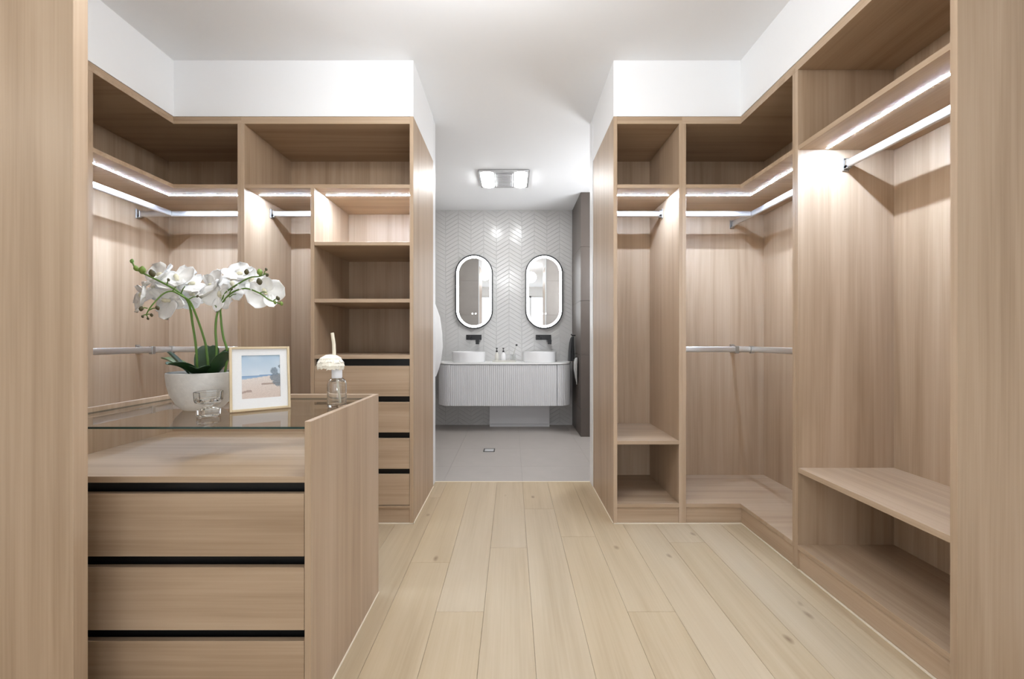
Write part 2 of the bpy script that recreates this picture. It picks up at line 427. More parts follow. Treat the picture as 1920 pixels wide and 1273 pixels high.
# drawers shared by tower and island
def drawer(t, x0, x1, y0, z0, z1, zg):
    """flush drawer front with a black finger channel above it"""
    f = panel('drawer', WX, t, x0 + 0.0015, x1 - 0.0015, y0, y0 + 0.018, z0, z1)
    obj('drawer_box', B((x0+0.012, x1-0.012, y0+0.045, y0+0.45, z0+0.012, z1-0.02)), WX, f, bevel=0.001)
    obj('finger_channel', B((x0, x1, y0+0.030, y0+0.034, z1-0.02, zg), (x0, x1, y0+0.019, y0+0.034, z1-0.024, z1-0.02), (x0, x1, y0+0.004, y0+0.034, zg-0.001, zg)), BLACK, t)

# B: left tower wardrobe with cubbies and drawers
t = thing('drawer_wardrobe', 'tall oak wardrobe with cubby shelves over four drawers, left of the bathroom opening', 'wardrobe', (-1.1, YB, 0), 'built-in oak wardrobes')
XB0, XM0, XM1, XE = -1.569, -1.181, -1.159, -0.600
panel('side_panel', WZ, t, XA, XB0, D, YB, 0, TZ0)
panel('end_panel', WZ, t, XE, CL, D, 3.104, 0, ZT)
panel('back_panel', WZ, t, XA, XE, YB, YB+0.018, 0, TZ1)
panel('top_panel', WX, t, XA, XE, D, YB, TZ0, TZ1)
panel('scribe_strip', WX, t, XA, XE, D+0.005, D+0.023, TZ1, ZT)
panel('shelf', WX, t, XB0, XE, D+0.002, YB, SZ0, SZ1)
panel('divider', WZ, t, XM0, XM1, D, YB, BZ1, SZ0)
for z0, z1 in ((1.632, 1.653), (1.297, 1.319), (0.966, 0.990)):
    panel('shelf', WX, t, XM1, XE, D+0.002, YB, z0, z1)
panel('base_panel', WX, t, XB0, XE, D, YB, BZ0-0.004, BZ1-0.012)
panel('kick_board', WX, t, XB0, XE, D+0.008, D+0.024, 0, BZ0-0.004)
tops = [0.925, 0.713, 0.500, 0.289]
for i, zt in enumerate(tops):
    zg = 0.966 if i == 0 else tops[i-1] - 0.178
    drawer(t, XM1, XE, D, zt - (0.178 if i < 3 else 0.179), zt, zg)
led(t, XB0+0.018, XM0-0.018, LEDY-0.0042, LEDY+0.0042); led(t, XM1+0.018, XE-0.018, LEDY-0.0042, LEDY+0.0042)
rail(t, 'x', XB0, XM0, RY, 1.897, True, True)

# C: narrow right wardrobe
t = thing('narrow_wardrobe', 'narrow open oak wardrobe with a low shelf, right of the bathroom opening', 'wardrobe', (0.8, YB, 0), 'built-in oak wardrobes')
XC0, XC1, XCE = 0.617, 0.979, 0.9995
panel('end_panel', WZ, t, CR, XC0, D, 3.104, 0, ZT)
panel('side_panel', WZ, t, XC1, XCE, D, YB, 0, TZ0)
panel('back_panel', WZ, t, XC0, XCE, YB, YB+0.018, 0, TZ1)
panel('top_panel', WX, t, XC0, XCE, D, YB, TZ0, TZ1)
panel('scribe_strip', WX, t, XC0, XCE, D+0.005, D+0.023, TZ1, ZT)
panel('shelf', WX, t, XC0, XC1, D+0.002, YB, SZ0, SZ1)
panel('shelf', WX, t, XC0, XC1, D+0.002, YB, 0.464, 0.486)
panel('base_panel', WX, t, XC0, XC1, D, YB, BZ0, BZ1)
panel('kick_board', WX, t, XC0, XCE, D+0.008, D+0.024, 0, BZ0)
led(t, XC0+0.018, XC1-0.018, LEDY-0.0042, LEDY+0.0042)
rail(t, 'x', XC0, XC1, RY, 1.897, True, True)

# F: right corner wardrobe
t = thing('corner_wardrobe', 'L-shaped open oak wardrobe with two levels of hanging rail, in the far right corner', 'wardrobe', (XRB, YB, 0), 'built-in oak wardrobes')
XF0, YG0, YG1 = 1.0205, 2.005, 2.024
panel('side_panel', WZ, t, XCE, XF0, D, YB, 0, TZ0)
panel('side_panel', WZ, t, XR, XRB, YG0, YG1, 0, TZ0)
panel('back_panel', WZ, t, XCE, XRB, YB, YB+0.018, 0, TZ1)
panel('back_panel', WZ, t, XRB, XRB+0.018, YG0, YB+0.018, 0, TZ1)
Lr = lambda o=0.0: [(XF0, YB), (XF0, D + o), (XR + o, D + o), (XR + o, YG1), (XRB, YG1), (XRB, YB)]
Lpanel('top_panel', WX, t, [(XCE, YB), (XCE, D), (XR, D), (XR, YG0), (XRB, YG0), (XRB, YB)], TZ0, TZ1)
panel('scribe_strip', WX, t, XCE, XR+0.023, D+0.005, D+0.023, TZ1, ZT); panel('scribe_strip', WY, t, XR+0.005, XR+0.023, YG0, D+0.005, TZ1, ZT)
Lpanel('shelf', WX, t, Lr(0.002), SZ0, SZ1)
Lpanel('base_panel', WX, t, Lr(), BZ0, BZ1)
panel('kick_board', WX, t, XCE, XR+0.024, D+0.008, D+0.024, 0, BZ0); panel('kick_board', WY, t, XR+0.008, XR+0.024, YG0, D+0.008, 0, BZ0)
led(t, XF0+0.018, XR+0.1292, LEDY-0.0042, LEDY+0.0042); led(t, XR+0.1208, XR+0.1292, YG1+0.018, LEDY+0.0042)
RXR = 1.562
for z in (1.897, 1.016):
    rail(t, 'y', YG1, YB, RXR, z, True, True)
    rail(t, 'x', XF0, RXR-0.009, RY, z, True, False)
support(t, RXR, RY, 1.016); support(t, RXR-0.10, RY, 1.016)

# H: near right wardrobe
t = thing('bench_wardrobe', 'open oak wardrobe with a low bench shelf, nearest on the right', 'wardrobe', (1.6, 1.64, 0), 'built-in oak wardrobes')
YN0, YN1, YH = 1.274, 1.296, 1.985
panel('side_panel', WZ, t, XR, XRB, YH, YG0, 0, TZ0)
panel('end_panel', WZ, t, XR, XRB+0.018, YN0, YN1, 0, ZT)
panel('back_panel', WZ, t, XRB, XRB+0.018, YN1, YG0, 0, TZ1)
panel('top_panel', WY, t, XR, XRB, YN1, YG0, TZ0, TZ1)
panel('scribe_strip', WY, t, XR+0.005, XR+0.023, YN1, YG0, TZ1, ZT)
panel('shelf', WY, t, XR+0.002, XRB, YN1, YH, SZ0, SZ1)
panel('shelf', WY, t, XR+0.002, XRB, YN1, YH, 0.456, 0.479)
panel('base_panel', WY, t, XR, XRB, YN1, YH, BZ0, BZ1)
panel('kick_board', WY, t, XR+0.008, XR+0.024, YN1, YG0, 0, BZ0)
led(t, XR+0.1208, XR+0.1292, YN1, YH-0.018)
rail(t, 'y', YN1, YH, RXR, 1.897, True, True)

# tall panel at the near left
t = tag(obj('tall_end_panel', B((-2.462, -1.101, 1.062, 1.100, 0, ZT)), WZ, bevel=0.001), 'tall plain oak end panel standing in front of the island, at the left edge', 'panel')
struct('wall_bulkhead_near_left', B((XL, -1.101, 1.062, 1.100, ZT, ZC)), WHITE)

# ------------------------------------------------------------------ island
IX0, IX1, IY0, IY1, IZ = -1.435, -0.588, 1.200, 1.809, 0.848
t = thing('display_island', 'low oak island of drawers with a glass display top, at the near left', 'cabinet', ((IX0+IX1)/2, 1.5, 0))
panel('end_panel', WZ, t, IX1, IX1+0.018, IY0, IY1, 0, IZ)
panel('end_panel', WZ, t, IX0-0.018, IX0, IY0, IY1, 0, IZ)
panel('back_panel', WX, t, IX0, IX1, IY1-0.018, IY1, 0, IZ)
panel('display_shelf', WX, t, IX0, IX1, IY0, IY1-0.018, 0.674, 0.692)
tops = [0.643, 0.434, 0.225]
for i, zt in enumerate(tops):
    drawer(t, IX0, IX1, IY0, zt-0.178, zt, 0.674 if i == 0 else tops[i-1]-0.178)
panel('kick_board', WX, t, IX0, IX1, IY0+0.03, IY0+0.046, 0, 0.044)
bm = B((IX0+0.001, IX1-0.001, IY0+0.002, IY1-0.019, 0.826, 0.832))
for f in bm.faces:
    if abs(f.calc_center_median().z - 0.829) < 1e-4: f.material_index = 1
o = obj('glass_top', bm, [GLASS, GEDGE], t); o['label'] = 'clear glass top with a dark green edge'
struct('trim_island', B((IX1+0.017, IX1+0.022, IY0, IY1, 0, 0.004)), CAULK)
GZ = 0.8324   # objects stand a hair above the glass

# ------------------------------------------------------------------ orchid
OC = Vector((-1.105, 1.515, GZ))
t = thing('potted_orchid', 'white orchid in bloom in a pale stone bowl pot on the glass top', 'plant', OC)
POT = plain('pale_stone_pot', srgb(226, 223, 217), 0.8, bump=0.6, bscale=55, vary=0.12)
bm = bmesh.new()
prof = [(0, 0), (0.055, 0), (0.062, 0.004), (0.080, 0.025), (0.096, 0.056), (0.104, 0.090), (0.107, 0.120), (0.107, 0.131), (0.104, 0.133), (0.101, 0.130), (0.099, 0.115), (0, 0.113)]
lathe(bm, prof, 40, OC)
obj('pot', bm, POT, t, smooth=True, angle=0.9)
MOSS = plain('dark_moss', srgb(58, 62, 40), 0.95, bump=1.0, bscale=140, vary=0.3)
bm = bmesh.new(); lathe(bm, [(0.1, 0.112), (0.085, 0.119), (0.05, 0.123), (0, 0.124)], 24, OC)
for v in bm.verts: v.co.z += random.uniform(-0.003, 0.003)
obj('moss', bm, MOSS, t, smooth=True)
LEAF = plain('dark_orchid_leaf', srgb(44, 74, 38), 0.38, vary=0.18, bscale=20)
LEAFP = plain('pale_leaf', srgb(128, 152, 104), 0.45, vary=0.12, bscale=20)
STEM = plain('green_stem', srgb(104, 140, 58), 0.5, vary=0.15, bscale=60)
BUDM = plain('brown_green_bud', srgb(88, 82, 48), 0.55, vary=0.25, bscale=80)
BUDG = plain('green_bud', srgb(132, 158, 70), 0.5, vary=0.15, bscale=80)
PETAL = plain('white_petal', srgb(250, 249, 246), 0.55, vary=0.02, bscale=30)
PETAL.node_tree.nodes['Principled BSDF'].inputs['Subsurface Weight'].default_value = 0.0
PETAL.node_tree.nodes['Principled BSDF'].inputs['Subsurface Radius'].default_value = (0.01, 0.01, 0.008)
LIP = plain('cream_lip', srgb(240, 234, 205), 0.5, vary=0.15, bscale=90)

def sheet(bm, fn, nu, nv, th=0.0):
    g = [[bm.verts.new(fn(i/nu, j/nv*2-1)) for j in range(nv+1)] for i in range(nu+1)]
    fs = []
    for i in range(nu):
        for j in range(nv): fs.append(bm.faces.new((g[i][j], g[i+1][j], g[i+1][j+1], g[i][j+1])))
    bm.normal_update()
    if th:
        bmesh.ops.solidify(bm, geom=fs, thickness=th)

def strap_leaf(az, length, width, lift, droop, mat, off=0.02):
    d = Vector((math.cos(az), math.sin(az), 0)); s = Vector((-d.y, d.x, 0))
    c0 = OC + Vector((0, 0, 0.118)) + d*off
    def fn(u, v):
        wd = width*(math.sin(PI*min(1, 0.12 + 0.86*u))**0.55)*0.5
        p = c0 + d*(length*u*(1 - 0.18*lift*u)) + Vector((0, 0, lift*length*u - droop*length*u*u))
        return p + s*(wd*v) + Vector((0, 0, abs(v)**1.6*wd*0.45))
    bm = bmesh.new(); sheet(bm, fn, 9, 6, 0.0016)
    o = obj('leaf', bm, mat, t, smooth=True, angle=1.2)
    return o
o = strap_leaf(PI*1.03, 0.125, 0.058, 0.85, 0.35, LEAFP, 0.03); o['label'] = 'pale grey-green leaf'
strap_leaf(PI*1.17, 0.085, 0.066, 1.35, 0.35, LEAF, 0.035)
strap_leaf(PI*1.42, 0.120, 0.066, 0.75, 0.35, LEAF, 0.02)
strap_leaf(PI*1.66, 0.115, 0.062, 0.55, 0.25, LEAF, 0.02)
strap_leaf(PI*0.62, 0.110, 0.074, 1.35, 0.40, LEAF, 0.0)
strap_leaf(PI*0.35, 0.110, 0.070, 1.25, 0.40, LEAF, 0.02)
strap_leaf(PI*0.02, 0.100, 0.064, 1.30, 0.30, LEAF, 0.04)
strap_leaf(PI*1.90, 0.095, 0.060, 1.15, 0.25, LEAF, 0.045)

def stem(pts, r0=0.0042, r1=0.0028):
    bm = bmesh.new(); tube(bm, smooth_path(pts, 5), r0, r1, 8)
    return obj('stem', bm, STEM, t, smooth=True, angle=1.2)
def Q(cx, cy, y): return P(230 + cx/3.744, 470 + cy/3.744, y)
b0 = OC + Vector((-0.012, -0.01, 0.11)); b1 = OC + Vector((0.022, 0.0, 0.11)); b2 = OC + Vector((0.050, -0.01, 0.11)); b3 = OC + Vector((0.075, 0.0, 0.11))
stem([b0, Q(515, 680, 1.50), Q(490, 510, 1.49), Q(465, 370, 1.47), Q(400, 295, 1.45), Q(310, 240, 1.44), Q(210, 190, 1.43), Q(120, 145, 1.42), Q(85, 115, 1.41), Q(65, 72, 1.41)], 0.0042, 0.0022)
stem([b1, Q(588, 690, 1.51), Q(560, 580, 1.50), Q(510, 440, 1.48), Q(470, 355, 1.46), Q(420, 320, 1.44), Q(350, 285, 1.43), Q(290, 300, 1.42), Q(235, 350, 1.41), Q(190, 405, 1.40), Q(165, 450, 1.40)], 0.0042, 0.0018)
stem([b2, Q(660, 700, 1.50), Q(652, 560, 1.50), Q(662, 450, 1.50), Q(688, 385, 1.50), Q(720, 300, 1.49), Q(800, 240, 1.47), Q(890, 190, 1.46), Q(960, 180, 1.45), Q(1010, 160, 1.44)], 0.0042, 0.002)
stem([b3, Q(735, 720, 1.51), Q(705, 600, 1.51), Q(690, 480, 1.51), Q(692, 385, 1.50), Q(760, 300, 1.48), Q(860, 265, 1.46), Q(960, 298, 1.44), Q(1030, 345, 1.43), Q(1115, 375, 1.42)], 0.0042, 0.002)
# side twigs and buds
def twig(a, b, r=0.0020):
    bm = bmesh.new(); tube(bm, [a, (Vector(a)*0.5 + Vector(b)*0.5) + Vector((0, 0, 0.003)), b], r, r*0.7, 6)
    obj('twig', bm, STEM, t, smooth=True, angle=1.2)
def bud(c, r, mat, d=(0, 0, 1)):
    bm = bmesh.new()
    lathe(bm, [(0, -1.25*r), (0.55*r, -0.9*r), (0.95*r, -0.1*r), (0.8*r, 0.6*r), (0.35*r, 1.2*r), (0, 1.4*r)], 10)
    q = Vector((0, 0, 1)).rotation_difference(Vector(d)).to_matrix().to_4x4()
    bmesh.ops.transform(bm, matrix=Matrix.Translation(c) @ q, verts=bm.verts)
    obj('bud', bm, mat, t, smooth=True, angle=1.2)
for a, b in ((Q(310, 240, 1.44), Q(322, 200, 1.43)), (Q(410, 300, 1.45), Q(437, 250, 1.44)), (Q(465, 340, 1.46), Q(525, 322, 1.45)), (Q(350, 285, 1.43), Q(375, 255, 1.42)),
             (Q(745, 320, 1.46), Q(765, 270, 1.44)), (Q(750, 325, 1.46), Q(795, 305, 1.44)), (Q(175, 405, 1.40), Q(130, 408, 1.395)), (Q(180, 420, 1.40), Q(245, 402, 1.395)),
             (Q(165, 450, 1.40), Q(138, 463, 1.40)), (Q(165, 450, 1.40), Q(205, 452, 1.40)), (Q(165, 450, 1.40), Q(178, 475, 1.40)), (Q(960, 180, 1.45), Q(965, 150, 1.44)),
             (Q(990, 170, 1.44), Q(1008, 132, 1.44)), (Q(960, 298, 1.44), Q(1010, 292, 1.43)), (Q(660, 405, 1.50), Q(648, 385, 1.49)), (Q(1060, 350, 1.43), Q(1090, 340, 1.42))):
    twig(a, b)
for c, r, m in ((Q(208, 160, 1.41), 0.0105, BUDM), (Q(65, 74, 1.41), 0.006, STEM), (Q(95, 125, 1.41), 0.008, BUDG), (Q(138, 138, 1.41), 0.011, BUDG), (Q(322, 205, 1.42), 0.0045, BUDM),
                (Q(130, 408, 1.395), 0.007, BUDM), (Q(245, 402, 1.395), 0.0065, BUDM), (Q(140, 463, 1.40), 0.004, BUDM), (Q(203, 453, 1.40), 0.005, BUDM), (Q(178, 477, 1.40), 0.004, BUDM),
                (Q(525, 320, 1.45), 0.004, BUDM), (Q(963, 152, 1.44), 0.010, BUDG), (Q(1008, 132, 1.44), 0.0045, BUDM), (Q(1015, 172, 1.44), 0.005, BUDM), (Q(870, 150, 1.41), 0.008, BUDM),
                (Q(960, 218, 1.40), 0.0095, BUDM), (Q(1090, 335, 1.42), 0.0065, BUDM), (Q(1115, 372, 1.42), 0.006, BUDG), (Q(1070, 365, 1.42), 0.005, BUDG), (Q(765, 270, 1.44), 0.004, BUDM)):
    bud(c, r, m, (random.uniform(-.4, .4), random.uniform(-.4, .2), 1))

def petal_mesh(L_, W_, cup, sharp, seed):
    rnd = random.Random(seed); ph = rnd.uniform(0, 6)
    def fn(u, v):
        wd = W_*0.5*(math.sin(PI*min(1.0, 0.10 + 0.80*u**0.85))**sharp)
        if u > 0.86: wd *= math.sqrt(max(0.0, 1 - ((u-0.86)/0.14)**2))*0.999 + 0.001
        zz = cup*L_*(u*u*0.55 - 0.25*u) + 0.10*W_*v*v*(0.3 + u) + 0.0028*math.sin(5*v + 6*u + ph)
        return Vector((L_*u, wd*v, zz))
    bm = bmesh.new(); sheet(bm, fn, 8, 6, 0.0006)
    me = bpy.data.meshes.new('petal'); bm.to_mesh(me); bm.free(); me.materials.append(PETAL)
    me.polygons.foreach_set('use_smooth', [True]*len(me.polygons)); return me
WIDE = [petal_mesh(0.058, 0.072, c, 0.5, i) for i, c in enumerate((0.2, -0.15, 0.4))]
SEP = [petal_mesh(0.056, 0.040, c, 0.8, i+9) for i, c in enumerate((0.25, -0.2, 0.5))]
def flower(c, n, roll, sc=1.0):
    n = Vector(n).normalized()
    rot = (Vector((0, 0, 1)).rotation_difference(n).to_matrix() @ Matrix.Rotation(roll, 3, 'Z')).to_euler()
    bm = bmesh.new()
    lathe(bm, [(0, -0.004), (0.005, -0.002), (0.0055, 0.004), (0.003, 0.010), (0, 0.012)], 8)
    lathe(bm, [(0, 0.002), (0.007, 0.004), (0.008, 0.010), (0.003, 0.014), (0, 0.0145)], 8, (0.008, 0, 0), 1.3, 0.8)
    me = bpy.data.meshes.new('flower'); bm.to_mesh(me); bm.free(); me.materials.append(LIP)
    me.polygons.foreach_set('use_smooth', [True]*len(me.polygons))
    f = bpy.data.objects.new('flower', me); COL.objects.link(f); f.parent = t
    f.location = Vector(c) - OC; f.rotation_euler = rot; f.scale = (sc*1.13,)*3
    for k, (a, L_) in enumerate(((PI/2, WIDE), (-PI/2, WIDE), (0.42*PI + PI*0.38, SEP), (PI, SEP), (-0.80*PI, SEP))):
        pass
    for a, L_, dz in ((PI/2 + 0.12, WIDE, 0.001), (-PI/2 - 0.12, WIDE, 0.002), (PI, SEP, -0.001), (0.62, SEP, -0.002), (-0.62, SEP, -0.0015)):
        p = bpy.data.objects.new('petal', random.choice(L_)); COL.objects.link(p); p.parent = f
        p.location = (0, 0, dz); p.rotation_euler = (random.uniform(-.16, .16), random.uniform(-.30, .10), a + random.uniform(-.1, .1))
for cx, cy, y, n, roll, sc in (
        (255, 190, 1.50, (-.35, -.55, .60), 0.3, 1.0), (385, 205, 1.52, (.15, -.7, .55), 2.2, 1.02), (150, 330, 1.47, (-.6, -.75, .05), 1.1, 0.92),
        (330, 350, 1.51, (-.1, -.9, -.15), 2.9, 1.05), (470, 240, 1.55, (.35, -.6, .55), 0.8, 0.9), (235, 275, 1.54, (-.4, -.8, .3), 1.9, 0.95), (480, 310, 1.58, (.3, -.9, .0), 0.4, 0.85),
        (640, 250, 1.52, (-.35, -.75, .45), 2.6, 0.95), (690, 320, 1.50, (-.15, -.80, -.05), 1.2, 0.92), (810, 170, 1.49, (.1, -.55, .7), 0.2, 0.85), (780, 255, 1.54, (.2, -.8, .4), 2.2, 1.0),
        (895, 215, 1.50, (.45, -.7, .45), 1.5, 0.85), (1005, 300, 1.48, (.45, -.85, .0), 2.5, 0.95)):
    flower(Q(cx, cy, y), n, roll, sc)

# ------------------------------------------------------------------ picture frame (rotated root)
pL, pR = Vector((-0.952, 1.427, GZ + 0.001)), Vector((-0.806, 1.540, GZ + 0.001))
W_ = (pR - pL).length; ang = math.atan2(pR.y - pL.y, pR.x - pL.x); HT = 0.222
t = thing('photo_frame', 'thin pale gold frame with a beach picture, leaning on the glass top', 'picture frame', (pL + pR)/2)
t.rotation_euler = (0, 0, ang); t['_rot'] = 1
GOLD = plain('pale_gold_wood', srgb(216, 196, 160), 0.42, vary=0.06, bscale=40)
MATB = plain('white_mat_board', (0.84, 0.84, 0.83, 1), 0.7)
lean = Matrix.Translation((0, 0.0, 0.0)) @ Matrix.Rotation(-0.13, 4, 'X')
def leaned(bm): bmesh.ops.transform(bm, matrix=lean, verts=bm.verts); return bm
fw, hw = 0.0078, W_/2
for b in ((-hw, -hw+fw, -0.010, 0.006, 0, HT), (hw-fw, hw, -0.010, 0.006, 0, HT), (-hw+fw, hw-fw, -0.010, 0.006, 0, fw), (-hw+fw, hw-fw, -0.010, 0.006, HT-fw, HT)):
    bm = B(b); bmesh.ops.bevel(bm, geom=list(bm.edges), offset=0.001, segments=1, affect='EDGES'); obj('frame_bar', leaned(bm), GOLD, t)
px0, px1, pz0, pz1 = -hw + 0.036, hw - 0.031, 0.042, HT - 0.030
bm = B((-hw+fw, px0, -0.004, 0.002, fw, HT-fw), (px1, hw-fw, -0.004, 0.002, fw, HT-fw), (px0, px1, -0.004, 0.002, fw, pz0), (px0, px1, -0.004, 0.002, pz1, HT-fw))
obj('mat_board', leaned(bm), MATB, t)
NXg, NZg = 60, 76
bm = bmesh.new()
vs = [[bm.verts.new((px0 + (px1-px0)*i/NXg, -0.001, pz0 + (pz1-pz0)*j/NZg)) for i in range(NXg+1)] for j in range(NZg+1)]
cl = bm.loops.layers.float_color.new('print')
def beach(u, v):
    r = random.Random(int(u*977)*131 + int(v*863)).uniform(-1, 1)
    def mixc(a, b, k): k = max(0, min(1, k)); return tuple(x + (y-x)*k for x, y in zip(a, b))
    hz = 0.525 + 0.012*(u > 0.45)
    if v > hz: c = mixc((200, 212, 222), (172, 194, 212), (v-hz)/0.45); c = mixc(c, (214, 222, 230), 0.4*max(0, math.sin(7*u + 9*v)*math.sin(5*v-2*u)))
    elif v > 0.44 + 0.10*u: c = mixc((120, 150, 184), (168, 190, 208), (hz-v)/0.08)
    else:
        c = mixc((204, 186, 174), (216, 205, 196), v*2.2)
        if (abs(v-0.14-0.03*math.sin(9*u)) < 0.025 and u < 0.25) or (abs(v-0.31-0.02*u) < 0.018 and 0.5 < u): c = mixc(c, (150, 128, 116), 0.7)
        c = tuple(x + 6*r for x in c)
    tree = False
    for cxp, cyp, rr in ((0.84, 0.62, 0.10), (0.90, 0.47, 0.13), (0.80, 0.47, 0.08), (0.98, 0.42, 0.13), (0.88, 0.36, 0.09), (1.0, 0.72, 0.05), (0.95, 0.30, 0.07)):
        if math.hypot((u-cxp), (v-cyp)*1.2) < rr*(0.75 + 0.35*abs(math.sin(9*math.atan2(v-cyp, u-cxp)))): tree = True
    if tree: c = mixc(c, (104, 116, 126), 0.75 + 0.15*r)
    return srgb(*[max(0, min(255, x)) for x in c])
for j in range(NZg):
    for i in range(NXg):
        f = bm.faces.new((vs[j][i], vs[j][i+1], vs[j+1][i+1], vs[j+1][i])); c = beach((i+.5)/NXg, (j+.5)/NZg)
        for lp in f.loops: lp[cl] = c
m, N, L, b_ = new_mat('beach_print'); at = N.new('ShaderNodeAttribute'); at.attribute_name = 'print'; L.new(at.outputs['Color'], b_.inputs['Base Color']); b_.inputs['Roughness'].default_value = 0.5
o = obj('print', leaned(bm), m, t); o['label'] = 'beach picture with palms'
obj('backing', leaned(B((-hw+fw, hw-fw, 0.002, 0.006, fw, HT-fw))), GOLD, t)
bm = bmesh.new(); tube(bm, [(0, 0.030, 0.15), (0, 0.095, 0.0045)], 0.004, 0.004, 8); obj('easel_strut', bm, GOLD, t)

# ------------------------------------------------------------------ tealight holder
c = Vector((-0.985, 1.375, GZ))
t = thing('candle_holder', 'clear crystal tealight holder in front of the stone pot', 'candle holder', c)
bm = bmesh.new()
lathe(bm, [(0, 0.0), (0.030, 0), (0.033, 0.003), (0.034, 0.022), (0.026, 0.026), (0.014, 0.029), (0.011, 0.033), (0.020, 0.038), (0.037, 0.044), (0.040, 0.052), (0.0415, 0.079), (0.039, 0.080), (0.036, 0.056), (0.016, 0.050), (0, 0.050)], 8, c)
obj('cup', bm, CRYSTAL, t, bevel=0.0008)

# ------------------------------------------------------------------ reed diffuser
c = Vector((-0.642, 1.553, GZ))
t = thing('reed_diffuser', 'clear glass diffuser bottle with a white flower and reed beside the island end panel', 'diffuser', c)
bm = bmesh.new()
lathe(bm, [(0, 0.0), (0.030, 0.0), (0.0335, 0.004), (0.0335, 0.085), (0.031, 0.096), (0.022, 0.105), (0.0145, 0.108), (0.0145, 0.118), (0.012, 0.118), (0.012, 0.106), (0.021, 0.102), (0.029, 0.094), (0.0312, 0.085), (0.0312, 0.014), (0.029, 0.011), (0, 0.011)], 32, c)
obj('bottle', bm, CRYSTAL, t, smooth=True, angle=0.9)
bm = bmesh.new(); lathe(bm, [(0.0115, 0.107), (0.018, 0.107), (0.0185, 0.110), (0.0185, 0.138), (0.0175, 0.140), (0.010, 0.140)], 28, c)
obj('collar', bm, CERAM, t, smooth=True)
REED = plain('cream_reed', srgb(236, 228, 206), 0.8)
bm = bmesh.new(); tube(bm, [c + Vector((0.012, 0, 0.016)), c + Vector((0.0, 0, 0.11)), c + Vector((-0.006, 0, 0.16))], 0.0045, 0.0045, 8)
obj('reed', bm, REED, t)
bm = bmesh.new(); tube(bm, [c + Vector((-0.010, 0.0, 0.19)), P(626, 645, 1.553), P(623, 624, 1.553)], 0.0062, 0.0058, 10)
obj('reed', bm, REED, t, smooth=True)
fc = P(620, 676, 1.553)
FLW = plain('sola_flower_white', srgb(246, 240, 224), 0.8, vary=0.05, bscale=60)
def dome_petal(az, th0, th1, Wp, flare):
    ca, sa = math.cos(az), math.sin(az); ph = random.uniform(0, 6)
    def fn(u, v):
        th = th0 + (th1-th0)*u; R_ = 1 + flare*u*u
        wd = Wp*0.5*(0.45 + 0.55*u)*(1 if u < 0.8 else 0.94)
        r = 0.043*math.sin(th)*R_; z = -0.018 + 0.040*math.cos(th)*(1 + flare*0.3*u) + 0.0016*math.sin(7*v + ph)*u - 0.003*abs(v)*u
        return fc + Vector((ca*r - sa*wd*v, sa*r + ca*wd*v, z))
    bm = bmesh.new(); sheet(bm, fn, 5, 5, 0.0007); return obj('petal', bm, FLW, fl, smooth=True, angle=1.4)
bm = bmesh.new(); lathe(bm, [(0.008, -0.034), (0.012, -0.026), (0.034, -0.021), (0.043, -0.012), (0.036, 0.010), (0.020, 0.019), (0, 0.0215)], 20, fc)
fl = obj('flower_head', bm, FLW, t, smooth=True)
for th0, th1, n, wp, fl_ in ((0.9, 1.85, 13, 0.030, 0.06), (0.7, 1.55, 12, 0.029, 0.09), (0.4, 1.2, 10, 0.026, 0.10), (0.15, 0.85, 7, 0.022, 0.12), (0.02, 0.5, 5, 0.016, 0.14)):
    for k in range(n): dome_petal(2*PI*k/n + th0*3, th0, th1 + random.uniform(-.08, .08), wp, fl_)

# ------------------------------------------------------------------ bathroom
VX0, VX1, VY, VC = -0.885, 0.702, 4.895, -0.092
DX0, DX1 = -0.710, 0.518
def outline(off=0.0, yfront=VY, n=18):
    rx, ry = 0.175, 0.24
    pts = [(VX0 - off, BW - 0.002), (VX0 - off, VY + ry)]
    for k in range(1, n+1):
        a = PI + PI/2*k/n; pts.append((VX0 + rx + (rx+off)*math.cos(a), VY + ry + (ry+off)*math.sin(a)))
    for k in range(0, n):
        a = 1.5*PI + PI/2*k/n; pts.append((VX1 - rx + (rx+off)*math.cos(a), VY + ry + (ry+off)*math.sin(a)))
    pts += [(VX1 + off, VY + ry), (VX1 + off, BW - 0.002)]
    return pts
def fluted(pts, pitch, amp, m=4):
    """resample a polyline and add rounded ribs"""
    pts = [Vector((p[0], p[1], 0)) for p in pts]; seg = [(b - a).length for a, b in zip(pts, pts[1:])]; tot = sum(seg)
    n = max(1, round(tot/pitch)); out = []
    for i in range(n*m + 1):
        s = tot*i/(n*m); k = 0
        while k < len(seg)-1 and s > seg[k]: s -= seg[k]; k += 1
        a, b = pts[k], pts[k+1]; d = (b-a).normalized(); nr = Vector((d.y, -d.x, 0))
        out.append(a + d*min(s, seg[k]) - nr*amp*abs(math.sin(PI*i/m))*-1)
    return [(p.x, p.y) for p in out]
t = thing('vanity_cabinet', 'wall-hung pale grey fluted vanity with rounded ends', 'vanity', (VC, BW, 0))
VZ0, VZ1 = 0.312, 0.788
ol = outline()
half = len(ol)//2
left = [p for p in ol if p[0] <= DX0 + 1e-6][1:]; right = [p for p in ol if p[0] >= DX1 - 1e-6][:-1]
lp = fluted(left, 0.024, -0.005); rp_ = fluted(right, 0.024, -0.005)
body = [(VX0, BW - 0.002)] + lp + [(DX0, VY + 0.022), (DX1, VY + 0.022)] + rp_ + [(VX1, BW - 0.002)]
bm = bmesh.new(); prism(bm, body, VZ0, VZ1); obj('body', bm, VAN, t)
